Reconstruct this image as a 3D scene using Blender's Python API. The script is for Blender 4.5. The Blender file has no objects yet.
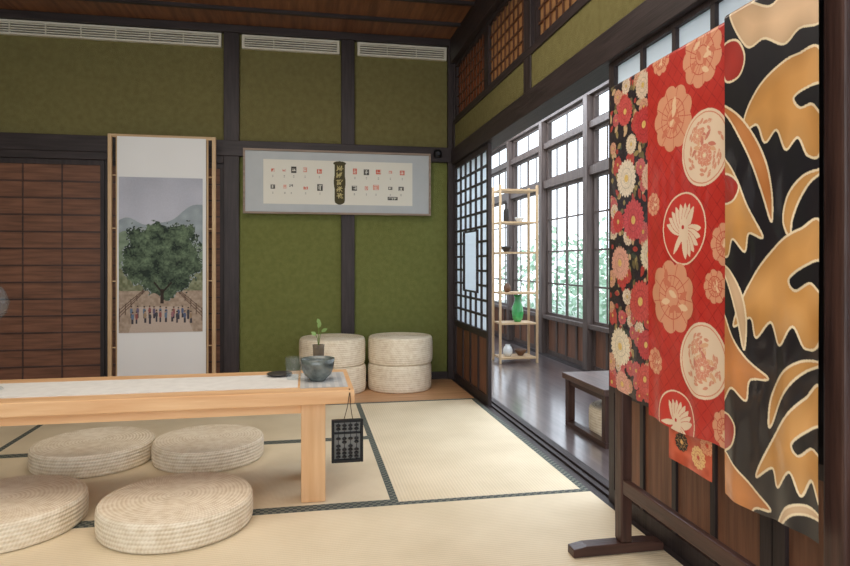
import bpy, math, random
import numpy as np
from mathutils import Vector
random.seed(3); np.random.seed(3)
scene=bpy.context.scene
COLL=scene.collection
try:
    scene.view_settings.view_transform='Standard'
except Exception: pass

# ------------------------------------------------------------ colour / material helpers
def lin(c):
    c=np.asarray(c,float)/255.0
    return np.where(c<=0.04045,c/12.92,((c+0.055)/1.055)**2.4)
def C(r,g,b):
    v=lin((r,g,b)); return (float(v[0]),float(v[1]),float(v[2]),1.0)
def newmat(name):
    m=bpy.data.materials.new(name); m.use_nodes=True
    nt=m.node_tree; b=nt.nodes['Principled BSDF']; return m,nt,b
def mat(name,c1,c2=None,scale=6,rough=.6,bump=0,bscale=None,stretch=(1,1,1),spec=.3,coat=0,metal=0,trans=0,emit=0):
    m,nt,b=newmat(name); N=nt.nodes; L=nt.links
    b.inputs['Roughness'].default_value=rough
    b.inputs['Specular IOR Level'].default_value=spec
    b.inputs['Metallic'].default_value=metal
    b.inputs['Coat Weight'].default_value=coat
    b.inputs['Transmission Weight'].default_value=trans
    if c2 is None: c2=tuple(x*.85 for x in c1[:3])+(1,)
    tc=N.new('ShaderNodeTexCoord'); mp=N.new('ShaderNodeMapping'); mp.inputs['Scale'].default_value=stretch
    L.new(tc.outputs['Object'],mp.inputs['Vector'])
    nz=N.new('ShaderNodeTexNoise'); nz.inputs['Scale'].default_value=scale; nz.inputs['Detail'].default_value=5
    L.new(mp.outputs['Vector'],nz.inputs['Vector'])
    rp=N.new('ShaderNodeValToRGB'); rp.color_ramp.elements[0].position=.32; rp.color_ramp.elements[1].position=.68
    rp.color_ramp.elements[0].color=c2; rp.color_ramp.elements[1].color=c1
    L.new(nz.outputs['Fac'],rp.inputs['Fac']); L.new(rp.outputs['Color'],b.inputs['Base Color'])
    if bump:
        n2=N.new('ShaderNodeTexNoise'); n2.inputs['Scale'].default_value=bscale or scale*4; n2.inputs['Detail'].default_value=4
        L.new(mp.outputs['Vector'],n2.inputs['Vector'])
        bp=N.new('ShaderNodeBump'); bp.inputs['Strength'].default_value=bump; bp.inputs['Distance'].default_value=.01
        L.new(n2.outputs['Fac'],bp.inputs['Height']); L.new(bp.outputs['Normal'],b.inputs['Normal'])
    return m
def wood(name,c1,c2,axis,rough=.5,scale=5,spec=.35,bump=.15,coat=0):
    st=[9,9,9]; st['xyz'.index(axis)]=.7
    return mat(name,c1,c2,scale=scale,rough=rough,bump=bump,bscale=scale*3,stretch=tuple(st),spec=spec,coat=coat)
DK1,DK2=C(60,50,50),C(42,34,34)
dark={a:wood('dark_timber_'+a,DK1,DK2,a) for a in 'xyz'}
BR1,BR2=C(130,88,66),C(98,65,48)
brown={a:wood('brown_wood_'+a,BR1,BR2,a,rough=.5) for a in 'xyz'}
pine={a:wood('pine_wood_'+a,C(232,190,144),C(216,166,118),a,rough=.4,scale=3) for a in 'xyz'}
pale={a:wood('pale_wood_'+a,C(208,178,140),C(186,152,114),a,rough=.5) for a in 'xyz'}
stand={a:wood('stand_wood_'+a,C(84,58,50),C(58,40,36),a,rough=.35) for a in 'xyz'}
latw={a:wood('lattice_wood_'+a,C(104,70,50),C(80,52,38),a,rough=.5) for a in 'xyz'}
honey=wood('honey_board',C(204,160,120),C(180,134,96),'x',rough=.4,scale=3)
green=mat('moss_green_plaster',C(120,124,72),C(110,114,64),scale=24,rough=.95,bump=.6,bscale=160,spec=.1)
olive=mat('olive_plaster',C(124,117,76),C(114,107,68),scale=24,rough=.95,bump=.6,bscale=160,spec=.1)
white_paint=mat('white_plaster',C(228,228,224),C(216,216,212),rough=.9)
vent_m=mat('vent_paint',C(228,222,206),C(216,210,194),rough=.5)
vent_d=mat('vent_dark_gap',C(70,66,58),rough=.8)
black_m=mat('black_plastic',C(22,22,24),rough=.4)
whitecloth=mat('white_cloth',C(228,226,222),C(218,216,212),scale=20,rough=.9,bump=.1,bscale=200)
greycloth=mat('grey_cloth',C(196,194,190),C(180,179,176),scale=30,rough=.9,bump=.1)
corr_floor=wood('polished_floor',C(106,94,94),C(80,68,68),'y',rough=.32,scale=4,spec=.9,bump=.03,coat=1.0)
corr_floor.node_tree.nodes['Principled BSDF'].inputs['Coat Roughness'].default_value=.17
corr_floor.node_tree.nodes['Principled BSDF'].inputs['Coat IOR'].default_value=2.0
ceil_m=wood('ceiling_board',C(140,92,62),C(104,66,44),'y',rough=.5,scale=3)

def paper_mat(name,col,k=.55):
    m=bpy.data.materials.new(name); m.use_nodes=True; nt=m.node_tree; N=nt.nodes; L=nt.links
    N.remove(N['Principled BSDF']); out=N['Material Output']
    d=N.new('ShaderNodeBsdfDiffuse'); t=N.new('ShaderNodeBsdfTranslucent'); mx=N.new('ShaderNodeMixShader')
    nz=N.new('ShaderNodeTexNoise'); nz.inputs['Scale'].default_value=12
    rp=N.new('ShaderNodeValToRGB'); rp.color_ramp.elements[0].color=tuple(x*.93 for x in col[:3])+(1,); rp.color_ramp.elements[1].color=col
    L.new(nz.outputs['Fac'],rp.inputs['Fac'])
    L.new(rp.outputs['Color'],d.inputs['Color']); L.new(rp.outputs['Color'],t.inputs['Color'])
    mx.inputs['Fac'].default_value=k
    L.new(d.outputs[0],mx.inputs[1]); L.new(t.outputs[0],mx.inputs[2]); L.new(mx.outputs[0],out.inputs['Surface'])
    return m
paper=paper_mat('shoji_paper',C(240,246,250),.7)
amber=paper_mat('amber_paper',C(172,136,100),.5)
amber2=paper_mat('brown_paper',C(136,92,66),.5)
def glass_mat():
    m=bpy.data.materials.new('clear_glass'); m.use_nodes=True; nt=m.node_tree; N=nt.nodes; L=nt.links
    N.remove(N['Principled BSDF']); out=N['Material Output']
    t=N.new('ShaderNodeBsdfTransparent'); t.inputs['Color'].default_value=(.95,.97,.98,1)
    g=N.new('ShaderNodeBsdfPrincipled'); g.inputs['Roughness'].default_value=.08; g.inputs['Base Color'].default_value=C(160,165,168); g.inputs['Specular IOR Level'].default_value=1
    nz=N.new('ShaderNodeTexNoise'); nz.inputs['Scale'].default_value=8
    ml=N.new('ShaderNodeMath'); ml.operation='MULTIPLY_ADD'; ml.inputs[1].default_value=.06; ml.inputs[2].default_value=.05; L.new(nz.outputs['Fac'],ml.inputs[0])
    mx=N.new('ShaderNodeMixShader'); L.new(ml.outputs[0],mx.inputs['Fac']); L.new(t.outputs[0],mx.inputs[1]); L.new(g.outputs[0],mx.inputs[2]); L.new(mx.outputs[0],out.inputs['Surface'])
    return m
gl=glass_mat()

def tatami_mat_(name,axis):
    m,nt,b=newmat(name); N=nt.nodes; L=nt.links
    b.inputs['Roughness'].default_value=.6; b.inputs['Specular IOR Level'].default_value=.45
    g=N.new('ShaderNodeNewGeometry')
    w=N.new('ShaderNodeTexWave'); w.wave_type='BANDS'; w.bands_direction=axis
    w.inputs['Scale'].default_value=22; w.inputs['Distortion'].default_value=.3
    L.new(g.outputs['Position'],w.inputs['Vector'])
    w2=N.new('ShaderNodeTexWave'); w2.wave_type='BANDS'; w2.bands_direction='Y' if axis=='X' else 'X'
    w2.inputs['Scale'].default_value=60; L.new(g.outputs['Position'],w2.inputs['Vector'])
    nz=N.new('ShaderNodeTexNoise'); nz.inputs['Scale'].default_value=3; nz.inputs['Detail'].default_value=8
    L.new(g.outputs['Position'],nz.inputs['Vector'])
    ad=N.new('ShaderNodeMath'); ad.operation='MULTIPLY_ADD'; ad.inputs[1].default_value=.3
    L.new(w.outputs['Fac'],ad.inputs[0]); L.new(nz.outputs['Fac'],ad.inputs[2])
    rp=N.new('ShaderNodeValToRGB'); rp.color_ramp.elements[0].position=.35; rp.color_ramp.elements[1].position=.85
    rp.color_ramp.elements[0].color=C(212,195,164); rp.color_ramp.elements[1].color=C(232,216,187)
    L.new(ad.outputs[0],rp.inputs['Fac']); L.new(rp.outputs['Color'],b.inputs['Base Color'])
    mu=N.new('ShaderNodeMath'); mu.operation='MULTIPLY_ADD'; mu.inputs[1].default_value=.4
    L.new(w2.outputs['Fac'],mu.inputs[0]); L.new(w.outputs['Fac'],mu.inputs[2])
    bp=N.new('ShaderNodeBump'); bp.inputs['Strength'].default_value=.35; bp.inputs['Distance'].default_value=.003
    L.new(mu.outputs[0],bp.inputs['Height']); L.new(bp.outputs['Normal'],b.inputs['Normal'])
    return m
tat={'x':tatami_mat_('rush_weave_x','X'),'y':tatami_mat_('rush_weave_y','Y')}
def heri():
    m,nt,b=newmat('tatami_border_cloth'); N=nt.nodes; L=nt.links
    b.inputs['Roughness'].default_value=.8
    g=N.new('ShaderNodeNewGeometry'); v=N.new('ShaderNodeTexChecker'); v.inputs['Scale'].default_value=62
    v.inputs['Color1'].default_value=C(58,66,66); v.inputs['Color2'].default_value=C(112,114,102)
    L.new(g.outputs['Position'],v.inputs['Vector']); L.new(v.outputs['Color'],b.inputs['Base Color']); return m
heri_m=heri()
PER=.0155
def straw():
    m,nt,b=newmat('woven_straw'); N=nt.nodes; L=nt.links
    b.inputs['Roughness'].default_value=.65; b.inputs['Specular IOR Level'].default_value=.3
    tc=N.new('ShaderNodeTexCoord'); sp=N.new('ShaderNodeSeparateXYZ'); L.new(tc.outputs['Object'],sp.inputs[0])
    def M(op,a,bb=None):
        n=N.new('ShaderNodeMath'); n.operation=op
        for i,x in enumerate((a,bb)):
            if x is None: continue
            if isinstance(x,(int,float)): n.inputs[i].default_value=x
            else: L.new(x,n.inputs[i])
        return n.outputs[0]
    at=M('ARCTAN2',sp.outputs['Y'],sp.outputs['X'])
    r=M('SQRT',M('ADD',M('MULTIPLY',sp.outputs['X'],sp.outputs['X']),M('MULTIPLY',sp.outputs['Y'],sp.outputs['Y'])))
    per=2*math.pi/PER
    rr=M('ADD',M('MULTIPLY',r,per),M('MULTIPLY',sp.outputs['Z'],-per))
    s1=M('SINE',M('ADD',M('MULTIPLY',at,130.),M('MULTIPLY',rr,.5))); s2=M('SINE',rr)
    tot=M('ADD',M('MULTIPLY',s1,.3),M('MULTIPLY',s2,.55))
    nz=N.new('ShaderNodeTexNoise'); nz.inputs['Scale'].default_value=30; nz.inputs['Detail'].default_value=3
    L.new(tc.outputs['Object'],nz.inputs['Vector'])
    fac=M('ADD',M('MULTIPLY',tot,.2),M('MULTIPLY',nz.outputs['Fac'],.6))
    rp=N.new('ShaderNodeValToRGB'); rp.color_ramp.elements[0].position=.02; rp.color_ramp.elements[1].position=.44
    rp.color_ramp.elements[0].color=C(204,184,154); rp.color_ramp.elements[1].color=C(241,230,210)
    L.new(fac,rp.inputs['Fac']); L.new(rp.outputs['Color'],b.inputs['Base Color'])
    bp=N.new('ShaderNodeBump'); bp.inputs['Strength'].default_value=.4; bp.inputs['Distance'].default_value=.003
    L.new(tot,bp.inputs['Height']); L.new(bp.outputs['Normal'],b.inputs['Normal']); return m
straw_m=straw()
def vcol_mat(name,rough=.7,coat=0,spec=.3,bump=.1,film=0):
    m,nt,b=newmat(name); N=nt.nodes; L=nt.links
    a=N.new('ShaderNodeAttribute'); a.attribute_name='Col'
    L.new(a.outputs['Color'],b.inputs['Base Color'])
    b.inputs['Roughness'].default_value=rough; b.inputs['Coat Weight'].default_value=coat; b.inputs['Coat Roughness'].default_value=.12
    b.inputs['Specular IOR Level'].default_value=spec
    nz=N.new('ShaderNodeTexNoise'); nz.inputs['Scale'].default_value=300
    bp=N.new('ShaderNodeBump'); bp.inputs['Strength'].default_value=bump; bp.inputs['Distance'].default_value=.001
    L.new(nz.outputs['Fac'],bp.inputs['Height']); L.new(bp.outputs['Normal'],b.inputs['Normal'])
    if film:
        g=N.new('ShaderNodeNewGeometry'); mp=N.new('ShaderNodeMapping'); mp.inputs['Scale'].default_value=(1,1.4,.7); mp.inputs['Rotation'].default_value=(.5,0,0)
        L.new(g.outputs['Position'],mp.inputs['Vector'])
        n3=N.new('ShaderNodeTexNoise'); n3.inputs['Scale'].default_value=7; n3.inputs['Detail'].default_value=1; n3.inputs['Distortion'].default_value=.6
        L.new(mp.outputs['Vector'],n3.inputs['Vector'])
        b3=N.new('ShaderNodeBump'); b3.inputs['Strength'].default_value=film; b3.inputs['Distance'].default_value=.03
        L.new(n3.outputs['Fac'],b3.inputs['Height']); L.new(b3.outputs['Normal'],b.inputs['Coat Normal'])
    return m

# ------------------------------------------------------------ mesh builder
class MB:
    def __init__(s): s.V=[];s.F=[];s.M=[];s.S=[]
    def box(s,x0,x1,y0,y1,z0,z1,m=0):
        x0,x1=sorted((x0,x1));y0,y1=sorted((y0,y1));z0,z1=sorted((z0,z1))
        b=len(s.V)
        s.V+=[(x0,y0,z0),(x1,y0,z0),(x1,y1,z0),(x0,y1,z0),(x0,y0,z1),(x1,y0,z1),(x1,y1,z1),(x0,y1,z1)]
        for f in ((0,3,2,1),(4,5,6,7),(0,1,5,4),(1,2,6,5),(2,3,7,6),(3,0,4,7)):
            s.F.append(tuple(b+i for i in f)); s.M.append(m); s.S.append(False)
        return s
    def lathe(s,cx,cy,prof,seg=32,m=0,smooth=True,cap=True):
        b=len(s.V); n=len(prof)
        for r,z in prof:
            for i in range(seg):
                a=2*math.pi*i/seg; s.V.append((cx+max(r,1e-4)*math.cos(a),cy+max(r,1e-4)*math.sin(a),z))
        for j in range(n-1):
            for i in range(seg):
                k=(i+1)%seg
                s.F.append((b+j*seg+k,b+j*seg+i,b+(j+1)*seg+i,b+(j+1)*seg+k)); s.M.append(m); s.S.append(smooth)
        if cap:
            s.F.append(tuple(b+i for i in range(seg))); s.M.append(m); s.S.append(False)
            s.F.append(tuple(b+(n-1)*seg+i for i in reversed(range(seg)))); s.M.append(m); s.S.append(False)
        return s
    def tube(s,pts,r,seg=10,m=0):
        b=len(s.V); n=len(pts); rs=r if isinstance(r,(list,tuple)) else [r]*n
        P=[Vector(p) for p in pts]
        for j,p in enumerate(P):
            d=(P[min(j+1,n-1)]-P[max(j-1,0)]).normalized()
            up=Vector((0,0,1)) if abs(d.z)<.9 else Vector((1,0,0))
            u=d.cross(up).normalized(); v=d.cross(u)
            for i in range(seg):
                a=2*math.pi*i/seg; q=p+rs[j]*(math.cos(a)*u+math.sin(a)*v); s.V.append(tuple(q))
        for j in range(n-1):
            for i in range(seg):
                k=(i+1)%seg
                s.F.append((b+j*seg+i,b+j*seg+k,b+(j+1)*seg+k,b+(j+1)*seg+i)); s.M.append(m); s.S.append(True)
        s.F.append(tuple(b+i for i in reversed(range(seg)))); s.M.append(m); s.S.append(False)
        s.F.append(tuple(b+(n-1)*seg+i for i in range(seg))); s.M.append(m); s.S.append(False)
        return s
    def face(s,pts,m=0,smooth=False):
        b=len(s.V); s.V+=[tuple(p) for p in pts]; s.F.append(tuple(range(b,b+len(pts)))); s.M.append(m); s.S.append(smooth); return s
    def prism(s,poly,axis,a0,a1,m=0):
        b=len(s.V); n=len(poly)
        for a in (a0,a1):
            for p,q in poly: s.V.append((p,a,q) if axis=='y' else (a,p,q))
        s.F.append(tuple(range(b,b+n))); s.F.append(tuple(b+n+i for i in reversed(range(n))))
        s.M+=[m,m]; s.S+=[False,False]
        for i in range(n):
            k=(i+1)%n; s.F.append((b+k,b+i,b+n+i,b+n+k)); s.M.append(m); s.S.append(False)
        return s
    def obj(s,name,mats,parent=None,bevel=0,origin=None,recalc=True):
        A=np.array(s.V)
        if origin is None:
            mn=A.min(0);mx=A.max(0); origin=((mn[0]+mx[0])/2,(mn[1]+mx[1])/2,mn[2])
        o=Vector(origin)
        me=bpy.data.meshes.new(name)
        me.from_pydata([tuple(v) for v in (A-np.array(origin))],[],s.F)
        if not isinstance(mats,(list,tuple)): mats=[mats]
        for m in mats: me.materials.append(m)
        me.polygons.foreach_set('material_index',s.M); me.polygons.foreach_set('use_smooth',s.S)
        me.update()
        if recalc:
            import bmesh
            bm=bmesh.new(); bm.from_mesh(me); bmesh.ops.recalc_face_normals(bm,faces=bm.faces); bm.to_mesh(me); bm.free()
        ob=bpy.data.objects.new(name,me); COLL.objects.link(ob)
        if parent is not None:
            ob.parent=parent; ob.location=o-parent.location
        else: ob.location=o
        if bevel:
            bv=ob.modifiers.new('Bevel','BEVEL'); bv.width=bevel; bv.segments=2; bv.limit_method='ANGLE'
        return ob
def empty(name,loc,label,cat,group=None):
    e=bpy.data.objects.new(name,None); e.empty_display_size=.05; e.location=loc; COLL.objects.link(e)
    e['label']=label; e['category']=cat
    if group: e['group']=group
    return e
def tag(o,label,cat,group=None):
    o['label']=label;o['category']=cat
    if group:o['group']=group
    return o
def st(o,label=None):
    o['kind']='structure'
    if label:o['label']=label
    return o
def B(*a): return MB().box(*a)

# ------------------------------------------------------------ measuring helpers (room metres)
CS,SN,FP,HY=math.cos(math.radians(10.75)),math.sin(math.radians(10.75)),632.,262.
def tt(px):
    k=(px-425)/FP; return (SN+k*CS)/(CS-k*SN)
def KR(px,py,X=1.05):
    Y=X/tt(px); d=X*SN+Y*CS; return Y,1-(py-HY)*d/FP
# ------------------------------------------------------------ ROOM SHELL
WX=1.245; WY=5.31
st(B(-3.3,1.225,-1.3,5.41,-.12,-.03).obj('floor',mat('subfloor_wood',C(120,95,70))),'timber sub-floor beneath the tatami mats')
st(B(-3.3,1.225,4.5,5.31,-.03,0).obj('floor',honey,bevel=.002),'honey brown board strip along the green wall')
st(B(1.365,2.62,-1.3,8.8,-.12,0).obj('floor',corr_floor),'dark polished wooden veranda floor')
def tatami(x0,x1,y0,y1,ax):
    e=empty('tatami_mat',((x0+x1)/2,(y0+y1)/2,-.03),'straw coloured tatami mat with dark patterned cloth borders','tatami mat','tatami mats on the floor')
    w=.032
    if ax=='x':
        B(x0,x1,y0+w,y1-w,-.03,-.001).obj('rush_surface',tat['y'],e)
        for a in (y0,y1-w): B(x0,x1,a,a+w,-.03,0).obj('cloth_border',heri_m,e)
    elif ax=='y':
        B(x0+w,x1-w,y0,y1,-.03,-.001).obj('rush_surface',tat['x'],e)
        for a in (x0,x1-w): B(a,a+w,y0,y1,-.03,0).obj('cloth_border',heri_m,e)
    else:
        B(x0+w,x1-w,y0,y1-w,-.03,-.001).obj('rush_surface',tat['x'],e)
        for a in (x0,x1-w): B(a,a+w,y0,y1-w,-.03,0).obj('cloth_border',heri_m,e)
        B(x0,x1,y1-w,y1,-.03,0).obj('cloth_border',heri_m,e)
for q in [(.352,1.225,2.61,4.5,'yb'),(-1.58,.352,2.61,3.6,'x'),(-1.58,.352,3.6,4.5,'x'),
          (-2.5,-1.58,2.61,4.5,'yb'),(-.7,1.225,1.65,2.61,'x'),(-2.6,-.7,1.65,2.61,'x'),
          (-.7,1.225,.7,1.65,'x'),(-2.6,-.7,.7,1.65,'x'),(-.7,1.225,-.25,.7,'x'),(-2.6,-.7,-.25,.7,'x')]:
    tatami(*q)
wb=MB(); wb.box(-3.3,WX,WY,5.41,0,1.9,0); wb.box(-3.3,WX,WY,5.41,1.9,2.9,1)
st(wb.obj('wall_back',[green,olive]),'moss green textured plaster wall')
st(B(-3.4,-3.3,-1.3,5.41,0,2.9).obj('wall_left',green),'moss green textured plaster wall')
wr=MB(); wr.box(WX,1.345,-1.3,5.41,1.96,2.16); wr.box(WX,1.345,-1.3,.58,0,1.83)
st(wr.obj('wall_right',olive),'moss green plaster strip above the sliding doors')
ce=MB(); ce.box(-3.4,1.345,-1.3,5.41,2.9,2.95,0)
y=-1.0
while y<5.3: ce.box(-3.3,WX,y,y+.035,2.875,2.9,1); y+=.42
st(ce.obj('ceiling',[ceil_m,dark['x']]),'brown timber board ceiling with dark battens')
st(B(1.345,2.62,-1.3,8.8,2.7,2.75).obj('ceiling',white_paint),'pale veranda ceiling')
n=[0]
def trim(b,mt,label=None,bev=.003):
    n[0]+=1; o=b.obj('trim_%d'%n[0],mt,bevel=bev); st(o,label or 'dark stained timber trim'); return o
trim(B(-3.3,WX,5.255,WY,1.85,1.975),dark['x'],'dark timber rail across the green wall')
trim(B(-3.3,-.64,5.26,WY,1.79,1.85),dark['x'])
trim(B(-3.3,WX,5.25,WY,2.84,2.9),dark['x'])
for z0,z1 in ((0,1.85),(1.975,2.84)):
    trim(B(-.64,-.52,5.265,WY,z0,z1),dark['z'],'dark timber post on the green wall')
    trim(B(.295,.405,5.265,WY,z0,z1),dark['z'],'dark timber post on the green wall')
trim(B(1.2,WX,5.26,WY,0,1.85),dark['z']); trim(B(1.2,WX,5.26,WY,1.975,2.84),dark['z'])
o=B(-.52,.295,5.28,WY,0,.06).obj('baseboard_back',dark['x']); st(o,'dark timber baseboard')
o=B(.405,1.2,5.28,WY,0,.06).obj('baseboard_back',dark['x']); st(o,'dark timber baseboard')
trim(B(1.225,1.36,-1.3,5.25,1.83,1.96),dark['y'],'dark timber lintel over the sliding doors')
trim(B(1.235,1.355,-1.3,5.25,2.16,2.2),dark['y'])
trim(B(1.215,1.36,-1.3,5.25,2.69,2.9),dark['y'],'dark timber beam along the ceiling')
trim(B(1.245,1.36,5.25,5.41,0,2.9),dark['z'],'dark timber corner post')
trim(B(1.235,1.35,3.36,3.47,1.96,2.16),dark['z']); trim(B(1.235,1.35,3.36,3.47,2.2,2.69),dark['z'],'short dark timber post between lattice panels')
trim(B(1.235,1.35,5.2,5.25,1.96,2.16),dark['z'])
s=MB(); s.box(1.225,1.365,-1.3,5.31,-.05,-.012)
for a,b in ((1.225,1.25),(1.278,1.292),(1.32,1.365)): s.box(a,b,-1.3,5.31,-.012,0)
trim(s,dark['y'],'dark grooved wooden door track',0)
def ranma(i,y0,y1,ptm):
    m=MB(); x0,x1=1.26,1.3
    m.box(x0,x1,y0,y1,2.2,2.235);m.box(x0,x1,y0,y1,2.655,2.69)
    m.box(x0,x1,y0,y0+.035,2.235,2.655);m.box(x0,x1,y1-.035,y1,2.235,2.655)
    k=int((y1-y0)/.085)
    for j in range(1,k):
        yy=y0+.035+(y1-y0-.07)*j/k; m.box(x0+.01,x0+.018,yy-.005,yy+.005,2.235,2.655,2)
    for j in range(1,5):
        z=2.235+.42*j/5; m.box(x0+.01,x0+.02,y0+.035,y1-.035,z-.005,z+.005,2)
    m.box(x0+.024,x0+.028,y0+.035,y1-.035,2.235,2.655,1)
    st(m.obj('window_%d'%i,[dark['z'],ptm,latw['z']]),'wooden lattice transom with amber paper')
ranma(1,4.33,5.25,amber2);ranma(2,3.47,4.3,amber);ranma(3,2.45,3.36,amber);ranma(4,1.5,2.42,amber);ranma(5,.5,1.48,amber);ranma(6,-1.3,.48,amber)
trim(B(1.26,1.35,4.3,4.33,2.2,2.69),dark['z'])
def shoji(i,y0,y1,rows,cols,clear=None,label='',top=False):
    x0,x1=1.252,1.277; m=MB(); sw=.045; z0,z1=-.01,1.828
    m.box(x0,x1,y0,y0+sw,z0,z1);m.box(x0,x1,y1-sw,y1,z0,z1)
    tr=.02 if top else .04
    m.box(x0,x1,y0+sw,y1-sw,z0,.06);m.box(x0,x1,y0+sw,y1-sw,z1-tr,z1);m.box(x0,x1,y0+sw,y1-sw,.46,.51)
    m.box(x0+.012,x0+.02,y0+sw,y1-sw,.06,.46,1)
    for j in range(1,4):
        yy=y0+sw+(y1-y0-2*sw)*j/4; m.box(x0+.002,x0+.012,yy-.012,yy+.012,.06,.46)
    zt=z1-tr
    m.box(x0+.018,x0+.021,y0+sw,y1-sw,.51,zt,2)
    hw=.011 if top else .008
    ca,cb,cc,cd=clear if clear else (9,9,9,9)
    for j in range(1,cols):
        yy=y0+sw+(y1-y0-2*sw)*j/cols
        if ca-.01<yy<cb+.01: m.box(x0+.002,x0+.017,yy-hw,yy+hw,.51,cc);m.box(x0+.002,x0+.017,yy-hw,yy+hw,cd,zt)
        else: m.box(x0+.002,x0+.017,yy-hw,yy+hw,.51,zt)
    for j in range(1,rows):
        z=.51+(zt-.51)*j/rows
        if cc-.01<z<cd+.01: m.box(x0+.003,x0+.018,y0+sw,ca,z-.008,z+.008);m.box(x0+.003,x0+.018,cb,y1-sw,z-.008,z+.008)
        else: m.box(x0+.003,x0+.018,y0+sw,y1-sw,z-.008,z+.008)
    if clear:
        a,b,c,d=clear
        for q in ((a-.012,a,c,d),(b,b+.012,c,d),(a-.012,b+.012,c-.012,c),(a-.012,b+.012,d,d+.012)): m.box(x0,x0+.018,*q[:2],q[2],q[3])
    st(m.obj('door_%d'%i,[dark['z'],brown['z'],paper]),label)
shoji(1,4.24,5.26,12,6,(4.56,4.95,.78,1.23),'dark lattice paper sliding door with brown lower panels')
shoji(2,1.52,2.46,8,4,None,'dark lattice paper sliding door behind the kimono stand',True)
shoji(3,.58,1.515,8,4,None,'dark lattice paper sliding door behind the kimono stand',True)
def fusuma(i,x0,x1,yo):
    m=MB(); a,b=5.285-yo,5.31-yo
    m.box(x0,x0+.03,a,b,0,1.79);m.box(x1-.03,x1,a,b,0,1.79);m.box(x0+.03,x1-.03,a,b,0,.07);m.box(x0+.03,x1-.03,a,b,1.75,1.79)
    m.box(x0+.03,x1-.03,a+.012,a+.016,.07,1.75,1)
    for j in range(1,3):
        xx=x0+.03+(x1-x0-.06)*j/3; m.box(xx-.005,xx+.005,a+.007,a+.012,.07,1.75,2)
    for j in range(1,13):
        z=.07+1.68*j/13; m.box(x0+.03,x1-.03,a+.005,a+.012,z-.006,z+.006,2)
    st(m.obj('door_%d'%i,[dark['z'],brown['x'],stand['x']]),'brown wooden lattice sliding door panel')
for i,x in enumerate((-.64,-1.53,-2.42)): fusuma(4+i,x-.885,x-.0,0)
# ------------------------------------------------------------ veranda windows
st(B(2.5,2.6,-1.3,8.8,0,.03).obj('baseboard_veranda',dark['y']),'dark timber sill')
ys=[8.66,7.55,6.44,5.335,4.23,3.12,2.0,.9,-.2,-1.3]
wmuntin=wood('window_wood',C(96,82,76),C(70,58,54),'z')
wi=10
trim(B(2.5,2.6,-1.3,8.7,2.2,2.26),wmuntin);trim(B(2.5,2.6,-1.3,8.7,1.78,1.86),wmuntin);trim(B(2.49,2.6,-1.3,8.7,.4,.44),wmuntin);trim(B(2.5,2.6,-1.3,8.7,2.5,2.7),wmuntin)
for i,yv in enumerate(ys): trim(B(2.48,2.6,yv-.045,yv+.045,.03,2.5),wmuntin,'brown timber window post')
def gridx(m,x0,x1,y0,y1,z0,z1,c,r,f=.028,t=.008,ax='y'):
    def bx(u0,u1,q0,q1,w0=x0,w1=x1,mm=0):
        if ax=='y': m.box(w0,w1,u0,u1,q0,q1,mm)
        else: m.box(u0,u1,w0,w1,q0,q1,mm)
    L=y1-y0
    bx(y0,y1,z0,z0+f);bx(y0,y1,z1-f,z1);bx(y0,y0+f,z0+f,z1-f);bx(y1-f,y1,z0+f,z1-f)
    for j in range(1,c):
        yy=y0+L*j/c; w=t*3 if (j==c//2 and c%2==0 and c>2) else t; bx(yy-w,yy+w,z0+f,z1-f,x0+.005,x1-.005)
    for j in range(1,r):
        z=z0+(z1-z0)*j/r; bx(y0+f,y1-f,z-t,z+t,x0+.006,x1-.006)
for i in range(len(ys)-1):
    y1,y0=ys[i]-.045,ys[i+1]+.045; L=y1-y0
    m=MB(); x0,x1=2.54,2.56
    m.box(x0,x1,y0,y1,.03,.07);m.box(x0+.008,x1-.008,y0,y1,.07,.4,1)
    for j in range(0,5):
        yy=y0+.02+(L-.04)*j/4; m.box(x0-.004,x0+.008,yy-.018,yy+.018,.07,.4)
    gridx(m,x0,x1,y0,y1,.44,1.78,4,4); gridx(m,x0,x1,y0,y1,1.86,2.2,4,1); gridx(m,x0,x1,y0,y1,2.26,2.5,2,1)
    wi+=1; st(m.obj('window_%d'%wi,[wmuntin,brown['z']]),'gridded wooden veranda window with low panel')
m=MB(); m.box(1.345,2.5,8.7,8.76,0,.4,1); m.box(1.345,2.5,8.7,8.76,2.5,2.7); gridx(m,8.71,8.74,1.345,2.5,.4,1.8,4,4,ax='x'); gridx(m,8.71,8.74,1.345,2.5,1.8,2.5,4,2,ax='x')
st(m.obj('window_30',[wmuntin,brown['z']]),'gridded wooden window closing the veranda')
st(B(1.27,1.345,5.41,8.7,0,2.7).obj('wall_veranda',white_paint),'pale veranda inner wall')
# outside
st(B(2.62,14,-8,24,-.6,-.5).obj('ground',mat('garden_gravel',C(200,200,192),C(170,178,164),scale=3,rough=.95)),'pale gravel garden ground')
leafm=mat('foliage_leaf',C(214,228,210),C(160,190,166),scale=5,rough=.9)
sh=MB()
for cx,cy,cz,rx,n_ in ((6.5,11.5,.2,1.2,900),(6.2,9.2,.1,1.0,600),(7.5,14,.5,1.7,900),(5.6,7.5,-.1,.8,350),(6.8,16.8,.5,1.5,600)):
    for i in range(n_):
        v=Vector((random.gauss(0,1),random.gauss(0,1),random.gauss(0,1))).normalized()*random.uniform(.4,1)
        p=Vector((cx+v.x*rx,cy+v.y*rx,cz+v.z*rx)); p.z=max(p.z,-.45)
        a=Vector((random.uniform(-1,1),random.uniform(-1,1),random.uniform(-1,1))).normalized()*.11
        b_=a.cross(Vector((random.random(),random.random(),1))).normalized()*.06
        sh.face([p-a,p-b_,p+a,p+b_])
o=sh.obj('garden_shrub',leafm,recalc=False); tag(o,'leafy green shrubs outside the veranda windows','shrub'); o['kind']='stuff'

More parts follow.
